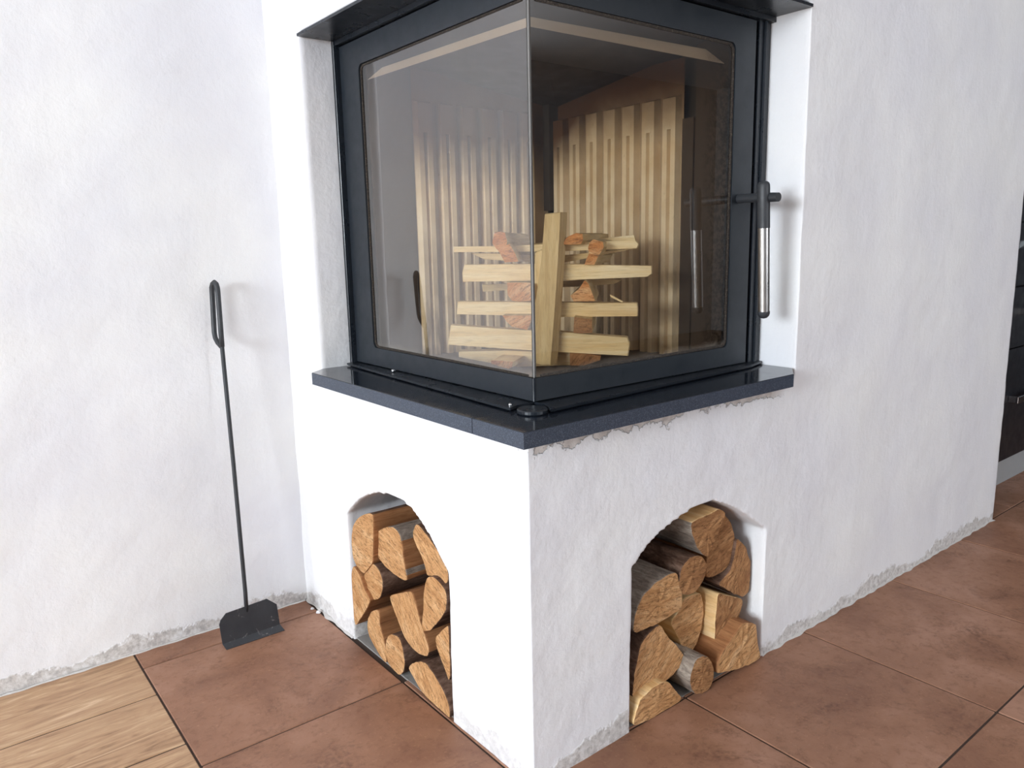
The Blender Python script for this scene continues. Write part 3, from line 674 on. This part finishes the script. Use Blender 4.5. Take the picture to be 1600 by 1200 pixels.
KD={
 'H1':(0.31,[(-0.1983,0.97),(-0.0565,0.9695),(0.0808,0.9743),(0.1937,0.9749),(0.2004,0.9674),(0.1972,0.9585),(0.0807,0.9562),(-0.0568,0.9562),(-0.1987,0.9584)]),
 'H1b':(0.322,[(-0.1646,0.9554),(-0.0728,0.9515),(0.0353,0.9425),(0.1146,0.9498),(0.1979,0.9583),(0.1487,0.9505),(0.0802,0.9376),(0.0352,0.9298),(-0.059,0.935),(-0.1366,0.9417)]),
 'H1c':(0.39,[(-0.0318,0.9735),(0.0995,0.9786),(0.1946,0.9872),(0.1983,0.974),(0.0995,0.9686),(-0.0319,0.9656)]),
 'H2':(0.305,[(-0.1754,0.931),(-0.0913,0.9305),(-0.0219,0.9306),(0.0808,0.9274),(0.1518,0.9241),(0.2272,0.9214),(0.2284,0.9053),(0.2191,0.8987),(0.1755,0.8974),(0.0361,0.8942),(-0.1801,0.8941),(-0.1805,0.9138)]),
 'H2b':(0.38,[(-0.1547,0.8814),(-0.0357,0.8833),(0.0959,0.8892),(0.168,0.8874),(0.15,0.8786),(0.0777,0.8743),(-0.0359,0.8709),(-0.1533,0.8656)]),
 'H3':(0.31,[(-0.1936,0.8509),(-0.0589,0.8482),(0.1981,0.8426),(0.1999,0.8288),(0.1993,0.8144),(0.0349,0.8144),(-0.0595,0.8188),(-0.1975,0.8228)]),
 'H4':(0.305,[(-0.2102,0.7999),(-0.0946,0.7907),(0.035,0.7827),(0.1145,0.7751),(0.1779,0.7694),(0.1825,0.7555),(0.1792,0.7293),(0.0346,0.7381),(-0.0603,0.7446),(-0.218,0.7561)]),
 'H5':(0.325,[(-0.1998,0.7366),(-0.0995,0.739),(0.0508,0.7328),(0.0791,0.7309),(0.0789,0.7058),(-0.0643,0.6971),(-0.1257,0.71),(-0.2002,0.7242)]),
 'C1':(0.28,[(-0.102,0.9989),(-0.0884,0.9992),(-0.08,0.9974),(-0.0754,0.9785),(-0.0791,0.9636),(-0.0978,0.9624),(-0.107,0.9758)]),
 'C1b':(0.275,[(-0.0952,0.9624),(-0.0814,0.9704),(-0.0696,0.9734),(-0.0598,0.9567),(-0.0518,0.9367),(-0.0806,0.9356)]),
 'C2':(0.29,[(0.0407,0.9743),(0.0499,0.9856),(0.0683,0.9935),(0.0817,0.9909),(0.0836,0.9783),(0.0782,0.9702),(0.0598,0.9689),(0.0413,0.97)]),
 'C3':(0.28,[(0.0935,0.9634),(0.0968,0.9731),(0.1051,0.9795),(0.1249,0.9735),(0.1258,0.9627),(0.1209,0.953),(0.1149,0.9456),(0.0951,0.9506)]),
 'C3b':(0.29,[(0.0948,0.9503),(0.1149,0.9446),(0.1065,0.9266),(0.0854,0.9269)]),
 'C4':(0.28,[(0.0866,0.8959),(0.0949,0.8874),(0.1015,0.869),(0.1088,0.8515),(0.0847,0.8504),(0.0629,0.8507),(0.0562,0.8636),(0.0731,0.8761)]),
 'C5':(0.28,[(-0.078,0.8931),(-0.0347,0.8924),(-0.0222,0.8902),(-0.0232,0.8707),(-0.0262,0.8538),(-0.0508,0.8521),(-0.0679,0.8544),(-0.0769,0.8664)]),
 'C6':(0.28,[(-0.0893,0.8232),(-0.0548,0.8229),(-0.0247,0.8226),(-0.0305,0.8045),(-0.0365,0.7919),(-0.0691,0.799),(-0.0826,0.8119)]),
 'C7':(0.28,[(0.0643,0.8189),(0.0812,0.816),(0.1014,0.8138),(0.102,0.7846),(0.081,0.7831),(0.0614,0.7849)]),
 'C8':(0.265,[(-0.1136,0.7297),(-0.0665,0.7268),(-0.0678,0.7147),(-0.0754,0.7112),(-0.0926,0.7151),(-0.1138,0.7228)]),
 'C9':(0.3,[(0.0523,0.7369),(0.0869,0.735),(0.1197,0.7306),(0.118,0.7212),(0.0834,0.7097),(0.0521,0.7098)]),
 'S1':(0.31,[(0.1385,0.8615),(0.1443,0.8597),(0.1678,0.8467),(0.1651,0.844),(0.1412,0.856)]),
 'P1':(0.275,[(0.0051,1.0337),(0.0216,1.0352),(0.0371,1.0361),(0.0354,0.9989),(0.0304,0.9303),(0.0225,0.8268),(0.0126,0.7156),(-0.0062,0.7153),(-0.0251,0.7192),(-0.0262,0.7383),(-0.0236,0.8069),(-0.0129,0.8811),(-0.0028,0.9474)]),
 'P2':(0.292,[(-0.0182,0.9545),(-0.0079,0.9597),(0.0022,0.9608),(0.0023,0.8385),(0.0007,0.7241),(-0.0272,0.7259),(-0.0272,0.8044),(-0.021,0.8899)]),
}

RI = {  # end, split side, bark, rule, label
'R1': (END_BROWN, SPLIT_LIGHT, BARK_GREY, lambda nn, i, p: 1 if nn.y > .35 else 2, 'wedge log at the very top of the right niche, with a pale split top'),
'R2': (END_BROWN, SPLIT_BROWN, BARK, _none, 'half-round log tucked behind the topmost wedge in the right niche'),
'R3': (END_BROWN, SPLIT_BROWN, BARK, _all, 'half-round log leaning on the right cheek of the right niche, flat face down left'),
'R4': (END_BROWN, SPLIT_BROWN, BARK, _all, 'small round log with peeling bark below the topmost wedge in the right niche'),
'R5': (END_TAN, SPLIT_BROWN, BARK_GREY, _all, 'large grey-barked log at upper left of the right niche'),
'R6': (END_TAN, SPLIT_LIGHT, BARK, _none, 'wedge log pointing down in the middle of the right niche'),
'R7': (END_BROWN, SPLIT_LIGHT, BARK, _none, 'brown-ended log showing a bright flat split side, centre right of the right niche'),
'R8': (END_TAN, SPLIT_BROWN, BARK, _none, 'square split log on the floor in the right corner of the right niche'),
'R9': (END_TAN, SPLIT_LIGHT, BARK, _left, 'large wedge log at lower left of the right niche, second from the floor'),
'R10': (END_BROWN, SPLIT_LIGHT, BARK_GREY, _all, 'round grey-barked log lying on the floor in the right niche'),
'R11': (END_TAN, SPLIT_LIGHT, BARK, _none, 'low split log on the floor at the left edge of the right niche'),
}
for i, (k, (y, poly)) in enumerate(RL.items()):
    e, s_, b_, fn, lab = RI[k]; dep = .243-max(y, 0)
    poly = [(min(u, .688), max(z, .0035)) for u, z in poly]
    o = wood('firewood_log', poly, lambda u, v, y=y: (u, y, v), (0, dep, 0), [e, s_, b_], fn, i+3, n=44, jit=.0024, rough=.004, taper=.05, soft=1)
    tag(o, lab, 'log', 'firewood in the right niche')
LI = {
'L1': (END_TAN, SPLIT_BROWN, BARK, lambda nn, i, p: 1 if nn.x < -.5 else 2, 'half-round log at the top left of the left niche'),
'L2': (END_TAN, SPLIT_BROWN, BARK_GREY, lambda nn, i, p: 2 if nn.y > .3 else 1, 'teardrop wedge log pointing down near the top of the left niche'),
'L3': (END_TAN, SPLIT_BROWN, BARK, _all, 'long log end at upper right of the left niche, half hidden by the pillar'),
'L4': (END_TAN, SPLIT_BROWN, BARK, _all, 'small round log at mid left of the left niche'),
'L5': (END_TAN, SPLIT_BROWN, BARK, _none, 'tall split log against the left cheek of the left niche'),
'L6': (END_TAN, SPLIT_BROWN, BARK, _all, 'pale log end halfway up the right side of the left niche'),
'L7': (END_TAN, SPLIT_BROWN, BARK, lambda nn, i, p: 2 if nn.y < -.4 else 1, 'largest flat-topped log in the middle of the left niche'),
'L8': (END_TAN, SPLIT_BROWN, BARK, _none, 'narrow curved log at lower left of the left niche'),
'L9': (END_TAN, SPLIT_BROWN, BARK, _all, 'small oval log on the floor of the left niche'),
'L10': (END_TAN, SPLIT_BROWN, BARK, _all, 'big round log on the floor at the right of the left niche'),
'L11': (END_TAN, SPLIT_BROWN, BARK, _all, 'log end low at the right edge of the left niche, above the big round one'),
}
for i, (k, (x, poly)) in enumerate(LL.items()):
    e, s_, b_, fn, lab = LI[k]
    poly = [(min(max(u, .2655), .7025), max(z, .002)) for u, z in poly]
    o = wood('firewood_log', poly, lambda u, v, x=x: (x, u, v), (.238-max(x, 0), 0, 0), [e, s_, b_], fn, i+31, n=40, jit=.0018, rough=.003, taper=.05, soft=1)
    tag(o, lab, 'log', 'firewood in the left niche')
q2 = 2**.5
KI = {  # depth, along, mats, label
'H1': (.026, 'u', KIND, 'pale kindling stick lying level at the top of the stack behind the glass'),
'H1b': (.020, 'u', KIND_GREY, 'thin splintered kindling just under the top stick'),
'H1c': (.022, 'u', KIND, 'short pale kindling at the very back of the top layer'),
'H2': (.034, 'u', KIND, 'thick pale kindling stick second from the top, the longest to the right'),
'H2b': (.024, 'u', KIND_GREY, 'kindling in the back row under the second stick'),
'H3': (.030, 'u', KIND, 'pale grooved kindling stick in the middle of the stack'),
'H4': (.030, 'u', KIND, 'wide kindling board fourth from the top, sloping down to the right'),
'H5': (.035, 'u', KIND, 'lowest level kindling stick on the firebox floor'),
'C1': (.24, 'w', KIND_GREY, 'upright-ended crosswise kindling at the top left of the stack'),
'C1b': (.22, 'w', KIND_GREY, 'reddish crosswise kindling just below the top left one'),
'C2': (.24, 'w', KIND_GREY, 'orange-ended crosswise kindling on top beside the standing stick'),
'C3': (.22, 'w', KIND_GREY, 'orange-ended crosswise kindling tipped towards the glass at top right'),
'C3b': (.20, 'w', KIND_GREY, 'thin crosswise kindling under the tipped one at top right'),
'C4': (.22, 'w', KIND_GREY, 'triangular orange-ended crosswise kindling right of the standing stick'),
'C5': (.22, 'w', KIND_GREY, 'broad orange-ended crosswise kindling left of the standing stick, upper one'),
'C6': (.22, 'w', KIND_GREY, 'orange-ended crosswise kindling left of the standing stick, lower one'),
'C7': (.22, 'w', KIND_GREY, 'square brown-ended crosswise kindling right of the standing stick'),
'C8': (.22, 'w', KIND, 'crosswise kindling on the firebox floor at the left, pale top'),
'C9': (.22, 'w', SPLIT_BROWN, 'brown crosswise kindling on the firebox floor at the right'),
'S1': (.004, 'u', KIND, 'tiny splinter lying on the middle stick'),
'P1': (.034, 'v', KIND_GREY, 'tall standing kindling stick propped in front of the stack'),
'P2': (.020, 'v', KIND, 'second standing kindling stick half hidden behind the tall one'),
}
for i, (k, (c, poly)) in enumerate(KD.items()):
    dep, al, sm, lab = KI[k]
    poly = [(u, max(z, FZ+.0012)) for u, z in poly]
    ext = Vector((1, 1, 0)).normalized()*dep
    if k == 'P1': ext = Vector((.030, .012, 0))
    if k[0] == 'C':  # crosswise sticks are not quite square to the row
        ext = Vector((1, {'C1': .80, 'C1b': .9, 'C2': .62, 'C3': .72, 'C3b': .72, 'C8': .7}.get(k, .95), {'C1': -.02, 'C2': .0}.get(k, 0))).normalized()*dep
    end = {'C': END_ORANGE, 'H': KIND, 'S': KIND, 'P': sm}[k[0]]
    if k == 'C7': end = END_BROWN
    if k == 'C9': end = END_BROWN
    if k[0] == 'H': end = sm
    o = wood('kindling_stick', poly, lambda u, v, c=c: (c+u/q2, c-u/q2, v), ext, [end, sm, sm], _none, i+61, n=44 if al != 'w' else 26, jit=.0005, rings=4, rough=.0012 if al == 'w' else .0006, taper=.0, along=al)
    tag(o, lab, 'kindling', 'kindling stacked in the firebox')

# ------------------------------------------------------------------ ash scraper leaning on the left wall
sc = empty('ash_scraper', (-.198, .885, 0), 'long black iron ash scraper with a looped handle, leaning against the left wall', 'fire tool')
def scr_mat():
    m = NT('scraper_blade', rgb(46, 48, 52), .55); n = m.noise(m.coord(), 38, 6, .75, .6)
    m.color(m.mix(m.mr(n, .60, .70), m.ramp(m.noise(m.coord(), 9, 4), [(.3, rgb(38, 40, 46)), (.7, rgb(58, 60, 64))]), rgb(150, 148, 146))); m.bump(n, .002, .5); return m.m
BL = scr_mat()
bm = bmesh.new()
T = .0025
def bz(z): return .8735+.0145*min(1, z/.085)
blade = [(-.2735, .012), (-.2745, .060), (-.2700, .070), (-.2550, .0830), (-.1500, .0880), (-.1270, .0670), (-.1262, .014)]
prism(bm, [(x, bz(z), z) for x, z in blade], (0, T, 0))
prism(bm, [(-.2735, bz(.012), .0125), (-.1262, bz(.014), .0145), (-.1200, .8620, .0018), (-.2690, .8620, .0018)], (0, .0008, -.0018))
to_obj('blade', bm, BL, sc)
rod = [(-.2040, .8905, .055), (-.2025, .8900, .12), (-.1960, .912, .45), (-.1906, .935, .742), (-.1858, .9455, .850)]
bm = bmesh.new(); tube(bm, rod, .0052, 14)
ro = to_obj('rod', bm, IRON, sc, True)
bm = bmesh.new()
p0 = Vector((-.1906, .935, .742)); p1 = Vector((-.1850, .9470, .872))
top = [Vector((-.1846, .950, .884)), Vector((-.1848, .955, .8925)), Vector((-.1862, .9625, .8965)), Vector((-.1882, .970, .8925)), Vector((-.1895, .975, .884))]
low = [Vector((-.1945, .972, .775)), Vector((-.1950, .967, .762)), Vector((-.1940, .954, .750)), Vector((-.1912, .940, .741))]
tube(bm, [p0.lerp(p1, t) for t in (0, .25, .5, .75, 1)]+top+[top[-1].lerp(low[0], t) for t in (.33, .66)]+low, [.0062]*5+[.0064]*7+[.0062, .006, .0056, .005], 14)
to_obj('handle_loop', bm, IRON, sc, True)

# ------------------------------------------------------------------ kitchen unit beyond the wall end
kit = empty('kitchen_unit', (2.40, .40, 0), 'dark kitchen drawer unit with bar handles, just past the right end of the white wall', 'cabinet')
FRONT = metal_mat('dark_drawer_front', rgb(30, 32, 38), .4)
PLINTH = metal_mat('pale_plinth', rgb(178, 182, 184), .35)
cy = .128
part('carcass', shell([(2.10, 3.6, cy+.02, .70, .10, 1.55)]), FRONT, kit)
part('plinth', shell([(2.10, 3.6, cy+.012, .60, .0, .098)]), PLINTH, kit, lab='pale grey plinth')
for z0, z1 in ((.102, .538), (.543, .771), (.776, 1.005), (1.010, 1.54)):
    bm = bmesh.new(); box(bm, 2.10, 3.0, cy, cy+.02, z0, z1, .0015); d = part('drawer', bm, FRONT, kit)
    if z1 < 1.1:
        hz = {.102: .345, .543: .678, .776: .93}[z0]
        bm = bmesh.new(); box(bm, 2.475 if z0 < .2 else 2.515, 2.95, cy-.034, cy-.024, hz-.013, hz+.013, .002)
        box(bm, 2.475 if z0 < .2 else 2.515, 2.487 if z0 < .2 else 2.527, cy-.034, cy+.001, hz-.013, hz+.013, .002); box(bm, 2.93, 2.945, cy-.034, cy+.001, hz-.01, hz+.01)
        part('bar_handle', bm, CHROME, d)
bm = bmesh.new(); box(bm, 3.004, 3.6, cy, cy+.02, .102, 1.54, .0015); part('cabinet_door', bm, FRONT, kit)

# two crumbs of fallen plaster in the corner between the left wall and the surround
for (x, y, r, lab) in ((-.016, .925, .0050, 'smaller white plaster crumb on the tile, nearer the corner of the left wall'), (-.012, .893, .0068, 'larger white plaster crumb on the tile, against the foot of the surround')):
    bm = bmesh.new(); bmesh.ops.create_icosphere(bm, subdivisions=2, radius=r)
    for v in bm.verts: v.co *= 1+.35*noise.noise(v.co*300+Vector((x*50, 0, 0))); v.co.z *= .6
    lo = min(v.co.z for v in bm.verts); bmesh.ops.translate(bm, verts=bm.verts, vec=(x, y, -lo+.0003))
    tag(to_obj('plaster_crumb', bm, PL, base=(x, y, 0)), lab, 'debris')
